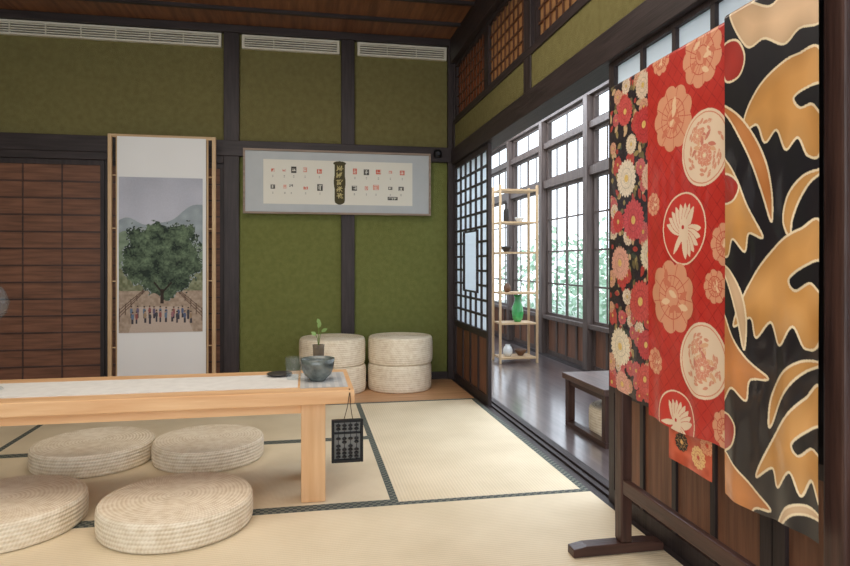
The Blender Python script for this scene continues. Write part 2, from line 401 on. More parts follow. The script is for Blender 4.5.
# ------------------------------------------------------------ air vents
def vent(x0,x1):
    e=empty('air_vent',((x0+x1)/2,5.31,2.73),'cream slotted air vent grille high on the green wall','air vent','air vents along the wall')
    f=MB(); z0,z1=2.725,2.835;a,b=5.28,5.31
    f.box(x0,x1,a,b,z0,z0+.015);f.box(x0,x1,a,b,z1-.015,z1);f.box(x0,x0+.02,a,b,z0+.015,z1-.015);f.box(x1-.02,x1,a,b,z0+.015,z1-.015)
    f.box(x0+.02,x1-.02,b-.006,b,z0+.015,z1-.015,1); f.obj('frame',[vent_m,vent_d],e)
    s=MB()
    for k in range(4):
        z=z0+.026+k*.019; s.box(x0+.02,x1-.02,a+.004,b-.008,z,z+.008)
    k=x0+.25
    while k<x1-.1: s.box(k-.003,k+.003,a+.002,b-.007,z0+.015,z1-.015); k+=.25
    s.obj('louvre',vent_m,e)
vent(-2.95,-.66);vent(-.5,.28);vent(.43,1.19)

# ------------------------------------------------------------ canvas painting (pigment on real surfaces)
def vnoise(h,w,cells,seed=0):
    rs=np.random.RandomState(seed); gh=max(2,int(cells*h/w)+2); g=rs.rand(gh+1,cells+2)
    yy=np.linspace(0,gh-1.001,h);xx=np.linspace(0,cells,w)
    y0=yy.astype(int);x0=xx.astype(int);fy=(yy-y0)[:,None];fx=(xx-x0)[None]
    fy=fy*fy*(3-2*fy);fx=fx*fx*(3-2*fx)
    a=g[y0][:,x0];b=g[y0][:,x0+1];c=g[y0+1][:,x0];d=g[y0+1][:,x0+1]
    return (a*(1-fx)+b*fx)*(1-fy)+(c*(1-fx)+d*fx)*fy
class Canvas:
    def __init__(s,a0,a1,b0,b1,W,H,bg):
        s.A,s.Bc=np.meshgrid(np.linspace(a0,a1,W),np.linspace(b0,b1,H)); s.W=W;s.H=H
        s.img=np.zeros((H,W,3)); s.img[:]=bg
    def put(s,mask,col): s.img[mask]=col
    def loc(s,cx,cy,ang=0):
        x=s.A-cx;y=s.Bc-cy;c,n_=math.cos(ang),math.sin(ang); return x*c+y*n_,-x*n_+y*c
    def ell(s,cx,cy,rx,ry,col,ang=0):
        x,y=s.loc(cx,cy,ang); s.put((x/rx)**2+(y/ry)**2<1,col)
    def ring(s,cx,cy,r0,r1,col):
        x,y=s.loc(cx,cy); r=np.hypot(x,y); s.put((r>r0)&(r<r1),col)
    def rect(s,x0,x1,y0,y1,col): s.put((s.A>=x0)&(s.A<=x1)&(s.Bc>=y0)&(s.Bc<=y1),col)
    def line(s,x0,y0,x1,y1,w,col):
        L=math.hypot(x1-x0,y1-y0); x,y=s.loc(x0,y0,math.atan2(y1-y0,x1-x0)); s.put((x>-w)&(x<L+w)&(abs(y)<w),col)
    def petal(s,cx,cy,L,w,ang,col,out=None,ow=.003,veins=None):
        a=math.radians(ang)
        if out is not None:
            x,y=s.loc(cx,cy,a); u=np.clip((x+ow)/(L+2*ow),0,1); s.put((x>-ow)&(x<L+ow)&(abs(y)<w*np.sin(np.pi*u)**.7+ow*.9),out)
        x,y=s.loc(cx,cy,a); u=np.clip(x/L,0,1); m=(x>0)&(x<L)&(abs(y)<w*np.sin(np.pi*u)**.7)
        s.put(m,col)
        if veins is not None: s.put(m&(np.abs(np.sin(y/w*7))<.22),veins)
    def mum(s,cx,cy,r,col,cen,line,npet=14):
        x,y=s.loc(cx,cy); rr=np.hypot(x,y);t=np.arctan2(y,x)
        s.put(rr<r*(.86+.14*np.abs(np.cos(npet*t/2))),col)
        for q0,q1,ph in ((.55,1.,0),(.28,.56,.22)):
            s.put((rr>r*q0)&(rr<r*q1*.93)&(np.abs(np.sin(npet*(t+ph)/2))<.13),line)
            s.put((rr>r*(q0-.03))&(rr<r*q0),line)
        s.put(rr<r*.2,cen)
    def poly(s,pts,col,edge=None,ew=.004,smooth=10,shade=.1):
        P=[np.array(p) for p in pts]; n=len(P); Q=[]
        for i in range(n):
            a,b,c,d=P[i-1],P[i],P[(i+1)%n],P[(i+2)%n]
            for k in range(smooth):
                u=k/smooth; Q.append(.5*((2*b)+(-a+c)*u+(2*a-5*b+4*c-d)*u*u+(-a+3*b-3*c+d)*u**3))
        ins=np.zeros(s.A.shape,bool); D=np.full(s.A.shape,9.)
        for i in range(len(Q)):
            (x1,y1),(x2,y2)=Q[i],Q[(i+1)%len(Q)]
            if y1!=y2:
                c=((y1>s.Bc)!=(y2>s.Bc))&(s.A<(x2-x1)*(s.Bc-y1)/(y2-y1)+x1); ins^=c
            dx,dy=x2-x1,y2-y1; L2=dx*dx+dy*dy+1e-12
            t=np.clip(((s.A-x1)*dx+(s.Bc-y1)*dy)/L2,0,1); D=np.minimum(D,np.hypot(s.A-x1-t*dx,s.Bc-y1-t*dy))
        sh=1-shade*np.clip(1-D/.045,0,1); cc=np.array(col)*sh[...,None]; s.img[ins]=cc[ins]
        if edge is not None: s.put(D<ew*.6,edge)
def grid_obj(name,P,img,material,parent=None,origin=(0,0,0)):
    H,W,_=P.shape; P=P-np.array(origin)
    me=bpy.data.meshes.new(name); me.vertices.add(H*W); me.vertices.foreach_set('co',P.reshape(-1).astype(np.float32))
    idx=np.arange(H*W).reshape(H,W); q=np.stack([idx[:-1,:-1],idx[:-1,1:],idx[1:,1:],idx[1:,:-1]],-1).reshape(-1,4)
    n_=len(q); me.loops.add(n_*4); me.loops.foreach_set('vertex_index',q.reshape(-1).astype(np.int32))
    me.polygons.add(n_); me.polygons.foreach_set('loop_start',np.arange(0,n_*4,4,dtype=np.int32))
    try: me.polygons.foreach_set('loop_total',np.full(n_,4,dtype=np.int32))
    except Exception: pass
    me.polygons.foreach_set('use_smooth',np.ones(n_,dtype=bool))
    me.update(calc_edges=True); me.validate()
    ca=me.color_attributes.new('Col','FLOAT_COLOR','POINT')
    c=np.ones((H*W,4),np.float32); c[:,:3]=lin(np.clip(img,0,255)).reshape(-1,3); ca.data.foreach_set('color',c.reshape(-1))
    me.materials.append(material)
    ob=bpy.data.objects.new(name,me); COLL.objects.link(ob)
    if parent is not None: ob.parent=parent; ob.location=Vector(origin)-parent.location
    else: ob.location=origin
    return ob
print_m=vcol_mat('printed_sheet',.8,0,.2,.02)
# ---- landscape photograph on the hanging scroll
W,H=200,390
cv=Canvas(0,1,0,1.94,W,H,(190,192,204))
g=vnoise(H,W,5,1); cv.img+=((g-.5)*14)[...,None]
cv.img+= (np.clip(cv.Bc-1.3,0,1)*-26)[...,None]
x=cv.A;y_=cv.Bc
ridge=1.32+.30*np.exp(-((x-1.0)/.36)**2)+.10*np.exp(-((x-.1)/.2)**2)+.015*np.sin(x*17)
mm=y_<ridge; cv.img[mm]=(150,160,166); cv.img[mm]+=((vnoise(H,W,14,2)-.5)*22)[mm][:,None]
r2=1.16+.09*np.sin(x*5+1)+.02*np.sin(x*23); mm=y_<r2; cv.img[mm]=(122,138,118); cv.img[mm]+=((vnoise(H,W,22,3)-.5)*34)[mm][:,None]
mm=(y_<.8); cv.img[mm]=(122,126,100); cv.img[mm]+=((vnoise(H,W,34,33)-.5)*50)[mm][:,None]
mm=y_<.52; cv.img[mm]=(164,146,130); cv.img[mm]+=((vnoise(H,W,40,4)-.5)*30)[mm][:,None]
for sx in (-1,1):
    for k in range(3):
        o_=.045*k
        cv.line(.5+sx*.2,.54-o_*.3,.5+sx*.5,.28-o_,.005,(104,84,74))
    for k in range(5): u_=k/4; cv.line(.5+sx*(.22+.27*u_),.53-.23*u_,.5+sx*(.22+.27*u_),.48-.34*u_,.005,(96,78,68))
rad=np.hypot((x-.51)/.49,(y_-.93)/.49)
n1=vnoise(H,W,7,6);n2=vnoise(H,W,26,16)
edge=1+(n1-.5)*.34+(n2-.5)*.22
mm=(rad<edge)&(y_>.44+.05*np.sin(x*19)); cv.img[mm]=(76,90,74)
det=vnoise(H,W,9,7)*.4+vnoise(H,W,26,17)*.3+vnoise(H,W,70,8)*.3
lit=(.5-x)*.10+(y_-1)*.25
cv.img[mm]+=(((det-.5)*130)+lit*60)[mm][:,None]*np.array([.9,1,.75])
cv.img[mm&(det<.36)]=(44,54,48)
cv.img[mm&(rad>edge*.92)&(vnoise(H,W,80,40)>.62)]=(152,160,164)
cv.rect(.49,.53,.36,.54,(62,52,48))
cv.line(.51,.50,.42,.62,.011,(52,46,42));cv.line(.515,.50,.62,.62,.011,(52,46,42))
mm=(y_<.32); cv.img[mm&(np.abs(x-.5)<.26+.4*(.32-y_))]=(186,170,158)
cols=[(86,96,124),(138,84,84),(188,184,180),(72,72,80),(104,92,114),(154,132,108),(100,118,142),(150,108,116)]
rs=np.random.RandomState(5)
for k in range(22):
    px_=.16+.68*(k%11)/10+rs.uniform(-.02,.02); py_=.21+.05*(k<11)+rs.uniform(-.015,.015); c=cols[rs.randint(8)]
    cv.rect(px_-.012,px_+.012,py_-.09,py_-.02,(64,62,72)); cv.ell(px_,py_,.017,.038,c); cv.ell(px_,py_+.046,.010,.015,(172,142,126)); cv.ell(px_,py_+.054,.010,.008,(56,48,46))
cv.img+=((np.random.RandomState(9).rand(H,W)-.5)*10)[...,None]
e=empty('scroll_stand',(-1.06,5.1,0),'tall light wood stand holding a white hanging scroll with tree photograph','display stand')
xL,xR=-1.455,-.678
def postbox(x0,x1,y0,y1,z0,z1,name): return B(x0,x1,y0,y1,z0,z1).obj(name,pale['z'] if z1-z0>.3 else pale['x'],e,.003)
postbox(xL,xL+.028,5.1,5.13,0,1.965,'post');postbox(xR-.028,xR,5.1,5.13,0,1.965,'post')
postbox(xL+.055,xL+.07,5.105,5.12,.03,1.94,'pole');postbox(xR-.07,xR-.055,5.105,5.12,.03,1.94,'pole')
postbox(xL+.028,xR-.028,5.1,5.125,1.94,1.965,'top_rail');postbox(xL+.028,xR-.028,5.1,5.125,.005,.03,'bottom_rail')
postbox(xL-.02,xL+.05,4.95,5.1,0,.03,'foot');postbox(xR-.05,xR+.02,4.95,5.1,0,.03,'foot')
for xx in (xL+.028,xR-.055):
    for z in (.35,.85,1.25,1.65): postbox(xx,xx+.027,5.107,5.117,z,z+.01,'rung')
hh,ww=80,30
XX,ZZ=np.meshgrid(np.linspace(-1.385,-.748,ww),np.linspace(.035,1.945,hh))
P=np.stack([XX,5.088+.0015*np.sin(XX*21)+.001*np.sin(ZZ*9),ZZ],-1)
grid_obj('cloth',P,np.full((hh,ww,3),228.),vcol_mat('scroll_cloth',.9,0,.1,.1),e,(-1.06,5.088,.035))
XX,ZZ=np.meshgrid(np.linspace(-1.372,-.772,W),np.linspace(.467,1.64,H))
P=np.stack([XX,5.083+.0015*np.sin(XX*21)+.001*np.sin(ZZ*9),ZZ],-1)
grid_obj('printed_photograph',P,cv.img,print_m,e,(-1.06,5.083,.467))
# ---- framed seal print
W,H=520,160
cv=Canvas(-.33,.887,1.47,1.83,W,H,(224,220,208))
rs=np.random.RandomState(11)
def seal(cx,cy,s,sh_,col):
    w=s;h=sh_*s; cv.rect(cx-w,cx+w,cy-h,cy+h,col)
    paperc=(222,219,208)
    for k in range(5):
        if rs.rand()<.5: a=cx+rs.uniform(-.8,.8)*w; cv.rect(a-.0018,a+.0018,cy-h*rs.uniform(.3,.85),cy+h*rs.uniform(.3,.85),paperc)
        else: a=cy+rs.uniform(-.8,.8)*h; cv.rect(cx-w*rs.uniform(.3,.85),cx+w*rs.uniform(.3,.85),a-.0018,a+.0018,paperc)
def tiny(cx,cy,n_=3):
    for k in range(n_):
        z=cy-k*.010; cv.rect(cx-.004,cx+.004,z-.003,z+.0018,(120,115,110))
RED=(206,108,90);BLK=(74,72,68);RD2=(216,150,132)
rowA=[(-.255,RED),(-.165,RED),(-.09,BLK),(.0,RD2),(.115,RED),(.405,RED),(.50,BLK),(.60,RED),(.70,RD2),(.80,RED)]
rowB=[(-.255,BLK),(-.16,RD2),(-.11,BLK),(.005,RED),(.12,BLK),(.40,BLK),(.50,RED),(.58,RD2),(.70,BLK),(.79,BLK)]
for i,(xx,c) in enumerate(rowA): seal(xx,1.745+rs.uniform(-.006,.006),rs.uniform(.012,.022),rs.uniform(.7,1.4),c); tiny(xx,1.70,2)
for i,(xx,c) in enumerate(rowB): seal(xx,1.61+rs.uniform(-.01,.01),rs.uniform(.012,.024),rs.uniform(.6,1.4),c); tiny(xx,1.565,2)
seal(.72,1.53,.042,.35,BLK)
DKP=(78,72,50); GD=(190,176,124)
cv.rect(.238,.322,1.50,1.81,DKP); cv.ell(.28,1.81,.052,.018,DKP); cv.ell(.28,1.655,.048,.11,DKP); cv.petal(.28,1.52,.05,.04,-90,DKP)
for zc in (1.77,1.715,1.655,1.60,1.545):
    for k in range(7):
        if k%2: cv.line(.28+rs.uniform(-.03,.0),zc+rs.uniform(-.02,.02),.28+rs.uniform(.0,.03),zc+rs.uniform(-.02,.02),.0024,GD)
        else: cv.line(.28+rs.uniform(-.026,.026),zc-.02,.28+rs.uniform(-.026,.026),zc+.02,.0024,GD)
e=empty('framed_artwork',(.28,5.25,1.39),'wide framed print of red and black seals on the green wall','framed picture')
fr=wood('frame_wood',C(158,138,122),C(130,112,98),'x')
f=MB(); X0,X1,Z0,Z1=-.487,1.043,1.39,1.912;w=.016
f.box(X0,X1,5.225,5.255,Z0,Z0+w);f.box(X0,X1,5.225,5.255,Z1-w,Z1);f.box(X0,X0+w,5.225,5.255,Z0+w,Z1-w);f.box(X1-w,X1,5.225,5.255,Z0+w,Z1-w)
f.obj('frame',fr,e,.002)
B(X0+w,X1-w,5.24,5.25,Z0+w,Z1-w).obj('mount_board',mat('mount_board',C(184,187,188),C(176,180,182),rough=.5,spec=.3),e)
XX,ZZ=np.meshgrid(np.linspace(-.33,.887,W),np.linspace(1.47,1.83,H))
grid_obj('printed_sheet',np.stack([XX,np.full_like(XX,5.238),ZZ],-1),cv.img,print_m,e,(.28,5.238,1.47))
# small wall camera
e=empty('security_camera',(1.1,5.22,1.90),'small black dome camera fixed on the timber rail','camera')
MB().lathe(1.1,5.225,[(.03,1.885),(.034,1.90),(.034,1.93),(.025,1.945)],24).obj('housing',black_m,e)
MB().tube([(1.1,5.196,1.91),(1.1,5.186,1.91)],.014,16).obj('lens',mat('dark_glass',C(60,62,70),rough=.1,spec=.8),e)
MB().tube([(1.1,5.225,1.915),(1.1,5.255,1.915)],.012,12).obj('bracket',black_m,e)

# ------------------------------------------------------------ woven cushions
def cushion_mesh(R,T,e_,dome,seed,per=PER):
    path=[]
    n1=34
    for i in range(n1): r=(R-e_)*i/n1; path.append((r,T+dome*(1-(i/n1)**2)))
    for i in range(41):
        ph=math.pi/2-math.pi*i/40; c=max(math.cos(ph),0);s_=math.sin(ph)
        path.append((R-e_+e_*c**.45,T/2+T/2*math.copysign(abs(s_)**.45,s_)))
    path.append((0,0))
    P=[np.array(p) for p in path]; L=[0]
    for a,b in zip(P,P[1:]): L.append(L[-1]+np.linalg.norm(b-a))
    m=MB(); prof=[]
    N_=300; tot=L[-1]
    xs=np.interp(np.linspace(0,tot,N_),L,[p[0] for p in P]); zs=np.interp(np.linspace(0,tot,N_),L,[p[1] for p in P])
    dx=np.gradient(xs);dz=np.gradient(zs);nl=np.hypot(dx,dz)+1e-9; nx,nz=-dz/nl,dx/nl
    sl=np.linspace(0,tot,N_); rg=.0022*np.abs(np.sin(sl/per*math.pi))**.7
    top=zs>.002
    for i in range(N_):
        k=rg[i]-.0022 if top[i] else 0
        prof.append((max(0,xs[i]+nx[i]*k),max(0,zs[i]+nz[i]*k)))
    seg=96; m.lathe(0,0,prof,seg,cap=False)
    rs=np.random.RandomState(seed); ph=rs.rand(4)*6
    V=[]
    for (x,y,z) in m.V:
        a=math.atan2(y,x); r=math.hypot(x,y); f=1+.005*math.sin(2*a+ph[0])+.003*math.sin(3*a+ph[1])
        V.append((x*f,y*f,z*(1+.012*math.sin(2*a+ph[2])) if dome>0 else z))
    m.V=V; return m
cA=cushion_mesh(.282,.104,.028,.003,1).obj('woven_floor_cushion',straw_m,origin=(0,0,0))
tag(cA,'round woven straw floor cushion beside the low table','floor cushion','round straw floor cushions')
cA.location=(-.482,2.565,0)
for (x,y,sc,rot) in ((-1.12,2.65,1,1.1),(-.482,3.39,.97,2.2),(-1.04,3.43,1.0,4)):
    o=cA.copy(); COLL.objects.link(o); o.location=(x,y,0); o.scale=(sc,sc,1); o.rotation_euler=(0,0,rot)
sA=cushion_mesh(.255,.208,.03,0,2).obj('woven_stool',straw_m,origin=(0,0,0))
tag(sA,'thick round woven straw stool stacked against the green wall','stool','stacked straw stools')
sA.location=(.215,4.97,0)
for (x,y,z,r) in ((.21,4.975,.209,1),(.74,4.98,0,2),(.745,4.975,.209,3.3)):
    o=sA.copy(); COLL.objects.link(o); o.location=(x,y,z); o.rotation_euler=(0,0,r)
o=cushion_mesh(.225,.16,.03,0,5).obj('woven_stool',straw_m,origin=(0,0,0)); o.location=(1.855,3.40,0)
tag(o,'pale round woven stool tucked under the dark veranda table','stool')

# ------------------------------------------------------------ low pine table
e=empty('low_table',(-.8,2.86,0),'long low pale pine table with square legs on the tatami','table')
TX0,TX1,TY0,TY1=-2.0,.2,2.6,3.12
B(TX0,TX1,TY0,TY1,.42,.475).obj('tabletop',pine['x'],e,.004)
B(TX0+.2,-.016,2.68,2.705,.37,.42).obj('apron',pine['x'],e,.002)
B(TX0+.2,-.016,3.015,3.04,.37,.42).obj('apron',pine['x'],e,.002)
for a,b in ((-.016,.084),(TX0+.1,TX0+.2)):
    B(a,b,2.67,2.77,0,.42).obj('leg',pine['z'],e,.004); B(a,b,2.95,3.05,0,.42).obj('leg',pine['z'],e,.004)
o=MB().box(-1.85,-.03,2.69,3.0,.4755,.479).obj('table_runner',whitecloth); tag(o,'long white cloth runner on the low table','table runner')
ts=MB(); 
for k in range(11): ts.box(-.02+k*.018,-.004+k*.018+.002,2.67,3.03,.4755,.4775,k%2)
tag(ts.obj('table_mat',[greycloth,mat('grey_stripe',C(178,178,177),rough=.9)]),'pale grey striped cloth mat at the end of the table','place mat')
glz=mat('grey_glaze',C(122,130,126),C(54,62,62),scale=20,rough=.25,spec=.6,coat=.3)
m=MB().lathe(.055,2.83,[(0,.479),(.036,.479),(.038,.486),(.058,.505),(.070,.53),(.072,.552),(.074,.575),(.071,.576),(.068,.555),(.064,.53),(.05,.505),(.03,.494),(0,.492)],48,cap=False)
tag(m.obj('ceramic_bowl',glz),'open blue grey glazed ceramic bowl on the striped mat','bowl')
m=MB().lathe(-.05,2.88,[(0,.4795),(.03,.4795),(.034,.49),(.037,.575),(.0355,.575),(.032,.492),(0,.486)],36,cap=False)
tag(m.obj('glass_tumbler',gl),'clear glass tumbler beside the grey bowl','glass')
m=MB().lathe(-.115,2.97,[(.0,.4795),(.04,.4795),(.058,.489),(.055,.492),(.035,.485),(.0,.484)],40,cap=False)
tag(m.obj('saucer',mat('dark_glaze',C(52,46,44),rough=.3,spec=.6)),'small dark saucer on the white runner','plate')
px0,py0=.062,2.985
e=empty('potted_plant',(px0,py0,.4785),'small leafy plant in a narrow brown pot on the table','plant')
MB().lathe(px0,py0,[(.0,.4785),(.022,.4785),(.024,.53),(.026,.60),(.028,.615),(.024,.615),(.022,.60),(.0,.60)],28,cap=False).obj('pot',mat('brown_pot',C(122,108,90),C(92,80,66),scale=20,rough=.5),e)
st_=MB()
LEAF=mat('leaf_green',C(164,190,120),C(128,160,92),scale=20,rough=.4)
for (dx,dz,a,L_) in ((.0,.09,1.35,.036),(.014,.07,.5,.03),(-.012,.05,2.5,.027),(.004,.115,1.9,.027)):
    st_.tube([(px0,py0,.60),(px0+dx*.5,py0,.62+dz*.5),(px0+dx,py0,.62+dz*.8)],.0015,6)
    c,s_=math.cos(a),math.sin(a)
    p0=Vector((px0+dx,py0,.62+dz*.8)); rows=[]; lf=MB()
    for i in range(7):
        u=i/6; w_=.009*math.sin(math.pi*min(u+.05,1))**.8
        ctr=p0+Vector((c*L_*u,-.01*u,abs(s_)*L_*u)); 
        rows.append((ctr+Vector((-s_*w_,-w_*.5,c*w_)),ctr-Vector((-s_*w_,-w_*.5,c*w_))))
    for (a1,b1),(a2,b2) in zip(rows,rows[1:]): lf.face([a1,b1,b2,a2],smooth=True)
    lf.obj('leaf',LEAF,e,recalc=False)
st_.obj('stem',mat('stem_green',C(110,130,60)),e)
m=MB().lathe(-1.262,2.86,[(0,.479),(.05,.479),(.045,.486),(.008,.50),(.008,.74),(.03,.755),(.06,.79),(.07,.835),(.055,.88),(.04,.90),(.037,.90),(.052,.88),(.066,.835),(.056,.792),(.02,.76),(0,.76)],40,cap=False)
tag(m.obj('glass_goblet',gl),'clear round stemmed glass on the low table','glass')
# hanging abacus plaque
e=empty('hanging_abacus',(.18,2.575,.185),'small black framed abacus plaque hanging from the table corner','abacus')
f=MB(); x0,x1,z0,z1=.105,.232,.19,.363; a,b=2.565,2.585;w=.011
f.box(x0,x0+w,a,b,z0,z1);f.box(x1-w,x1,a,b,z0,z1);f.box(x0+w,x1-w,a,b,z0,z0+w);f.box(x0+w,x1-w,a,b,z1-w,z1);f.box(x0+w,x1-w,a+.002,b-.002,.305,.311)
f.box(x0+w,x1-w,b-.004,b,z0+w,z1-w,1)
for i in range(4):
    xx=x0+.027+i*.0243; f.box(xx-.0012,xx+.0012,2.569,2.5715,z0+w,z1-w)
f.obj('frame',[black_m,mat('grey_backing',C(150,148,142),rough=.7)],e,.002)
bd=mat('black_bead',C(44,42,42),C(30,29,30),rough=.35)
b0=None
for i in range(4):
    xx=x0+.027+i*.0243
    for z in (.213,.2275,.242,.272 if i%2 else .2565,.2865,.325,.3395):
        if b0 is None:
            b0=MB().lathe(0,0,[(.0035,-.0058),(.0085,-.003),(.0102,0),(.0085,.003),(.0035,.0058)],14).obj('bead',bd,e,origin=(0,0,0)); o=b0
        else:
            o=b0.copy(); COLL.objects.link(o); o.parent=e
        o.location=Vector((xx,2.57,z))-e.location
MB().tube([(.155,2.575,.361),(.17,2.59,.41),(.178,2.597,.46),(.178,2.61,.479)],.0016,6).obj('cord',mat('cord',C(80,60,45)),e)
MB().tube([(.19,2.575,.361),(.183,2.59,.41),(.181,2.597,.46),(.181,2.61,.479)],.0016,6).obj('cord',mat('cord_b',C(80,60,45)),e)

# ------------------------------------------------------------ kimono stand
e=empty('kimono_stand',(1.08,1.6,0),'dark wooden clothes rack with feet displaying hanging kimonos','clothes rack')
for y0,y1 in ((1.09,1.145),(2.0,2.05)):
    B(1.064,1.105,y0,y1,.036,1.575).obj('post',stand['z'],e,.006)
    yc=(y0+y1)/2
    MB().prism([(.89,0),(1.223,0),(1.223,.026),(1.17,.036),(.94,.036),(.89,.028)],'y',yc-.026,yc+.026).obj('foot',stand['x'],e,.003)
B(1.068,1.092,1.145,2.0,.205,.255).obj('lower_rail',stand['y'],e,.004)
B(1.068,1.092,1.0,2.1,1.575,1.60).obj('hanging_bar',stand['y'],e,.004)

ZT=1.602
def garment(name,cv,y0,y1,z0,ztop,X,zback,base,material,amp,label,seed):
    H,W=cv.H,cv.W; rs=np.random.RandomState(seed)
    ys_=np.linspace(y0,y1,W); zs_=np.linspace(z0,ztop,H)
    Y,Z=np.meshgrid(ys_,zs_); dn=(ztop-Z)/(ztop-z0)
    ph=rs.rand(3)*6
    wv=lambda Y,dn: amp*dn*(np.sin(Y*38+ph[0])+.6*np.sin(Y*71+ph[1]+dn*1.5))+.003*np.sin(dn*6+ph[2])*dn
    Xf=X-wv(Y,dn)
    Zs=Z+.006*np.sin(Y*20+ph[1])*dn
    front=np.stack([Xf,Y,Zs],-1)
    xc=1.08; rad=xc-X; arc=[]
    for k in range(1,12):
        a=math.pi*k/12; arc.append(np.stack([np.full(W,xc-rad*math.cos(a)),ys_,np.full(W,ztop+.018*math.sin(a))],-1))
    back=[]
    for k in range(0,25):
        z=ztop-(ztop-zback)*k/24; back.append(np.stack([xc+rad+.3*amp*(k/24)*np.sin(ys_*38+ph[0]),ys_,np.full(W,z)],-1))
    P=np.concatenate([front,np.array(arc),np.array(back)],0)
    img=np.concatenate([cv.img,np.repeat(cv.img[-1:],11,0),np.tile(np.array(base,float),(25,W,1))],0)
    o=grid_obj(name,P,img,material,None,(xc,(y0+y1)/2,z0)); tag(o,label,'kimono','kimonos on the rack'); return o
silk=vcol_mat('printed_silk',.45,.6,.35,.15,.4); silk2=vcol_mat('glossy_silk',.42,.8,.35,.1,.45)
# red kimono ---------------------------------------------------
RY0,RY1=1.425,1.80
REDC=(190,48,40); CR=(232,206,178); PE=(220,154,120)
cv=Canvas(RY0,RY1,.52,ZT,230,700,REDC)
cv.img+=((vnoise(700,230,10,3)-.5)*14)[...,None]
u=(cv.A*1.0+cv.Bc)*math.pi/.045; v=(cv.A-cv.Bc)*math.pi/.045
cv.put((np.abs(np.sin(u))<.08)|(np.abs(np.sin(v))<.08),(150,24,24))
def cloudy(px,py,r,col,line):
    a,b=KR(px,py)
    for k in range(9):
        t=k*math.pi*2/9; cv.ell(a+r*.68*math.cos(t),b+r*.68*math.sin(t),r*.34,r*.34,col)
    cv.ell(a,b,r*.8,r*.8,col)
    for q in (.3,.6): cv.ring(a,b,r*q-.0013,r*q+.0013,line)
    for k in range(18):
        t=k*math.pi/9; cv.line(a+r*.32*math.cos(t),b+r*.32*math.sin(t),a+r*(.94 if k%2 else .6)*math.cos(t+.12),b+r*(.94 if k%2 else .6)*math.sin(t+.12),.0011,line)
    rs=np.random.RandomState(int(px*7+py))
    for k in range(9):
        t=rs.rand()*6.28; q=rs.rand()*r*.5; cv.petal(a+q*math.cos(t),b+q*math.sin(t),r*.4,r*.09,rs.rand()*360,(234,196,158) if k%2 else (206,118,90),None)
def crane(px,py,r,bgc,fg,rot):
    a,b=KR(px,py); cv.ell(a,b,r,r,fg); cv.ell(a,b,r*.95,r*.95,bgc)
    for k in range(8):
        cv.petal(a,b-r*.15,r*.86,r*.13,rot+k*15,fg,bgc,.0016)
    for k in range(6): cv.petal(a,b-r*.05,r*.8,r*.13,rot+160+k*17,fg,bgc,.0016)
    cv.petal(a,b,r*.85,r*.09,rot+285,fg,bgc,.002); cv.ell(a,b-r*.05,r*.22,r*.36,fg); cv.ell(a+r*.05,b+r*.05,r*.06,r*.06,(190,40,30))
def medal(px,py,r,seed):
    a,b=KR(px,py); rs=np.random.RandomState(seed); cv.ell(a,b,r,r,CR); cv.ring(a,b,r*.9,r*.93,(210,134,104))
    for k in range(60):
        t=rs.rand()*6.28; q=math.sqrt(rs.rand())*r*.72; 
        if q>r*.4: cv.petal(a+q*math.cos(t),b+q*math.sin(t),r*.2,r*.045,math.degrees(t)+90+rs.uniform(-30,30),(214,146,118),CR,.001)
        else: cv.petal(a+q*math.cos(t),b+q*math.sin(t),r*.34,r*.06,rs.rand()*360,(204,124,104) if k%2 else (220,168,130),CR,.001)
    cv.mum(a,b-r*.2,r*.3,(216,140,114),(234,214,176),CR,10); cv.mum(a+r*.3,b+r*.35,r*.2,(220,154,124),(234,214,176),CR,8)
cloudy(703,55,.085,PE,(196,84,62)); cloudy(674,118,.094,PE,(196,84,62)); medal(706,148,.103,1); crane(685,228,.102,(200,54,44),CR,20)
cloudy(673,296,.105,PE,(196,84,62)); medal(703,362,.104,2); crane(677,420,.09,(200,54,44),CR,60)
cloudy(726,245,.055,PE,(196,84,62)); cloudy(656,362,.04,PE,(196,84,62)); cloudy(655,205,.035,PE,(196,84,62)); cloudy(725,432,.05,PE,(196,84,62)); cloudy(662,60,.045,PE,(196,84,62)); cloudy(716,288,.045,PE,(196,84,62))
red=garment('kimono',cv,RY0,RY1,.52,ZT,1.046,.7,(160,34,30),silk,.0022,'bright red kimono with cream crane and flower medallions',4)
cv=Canvas(1.5,1.70,.40,.62,110,120,(196,80,50)); cv.img+=((vnoise(120,110,10,3)-.5)*40)[...,None]
cv.mum(1.56,.45,.035,(230,184,120),(200,60,40),(190,60,40),12);cv.mum(1.64,.47,.03,(30,26,30),(230,180,110),(200,150,90),10);cv.mum(1.52,.5,.03,(220,150,110),(200,60,40),(180,60,40),12);cv.mum(1.60,.55,.03,(220,150,110),(200,60,40),(180,60,40),12)
XX,ZZ=np.meshgrid(np.linspace(1.5,1.70,110),np.linspace(.42,.62,120))
lo=grid_obj('lining',np.stack([1.058+.002*np.sin(XX*40),XX,ZZ+.03*(XX-1.6)],-1),cv.img,silk,red,(1.058,1.6,.42)); lo['label']='orange floral lining'
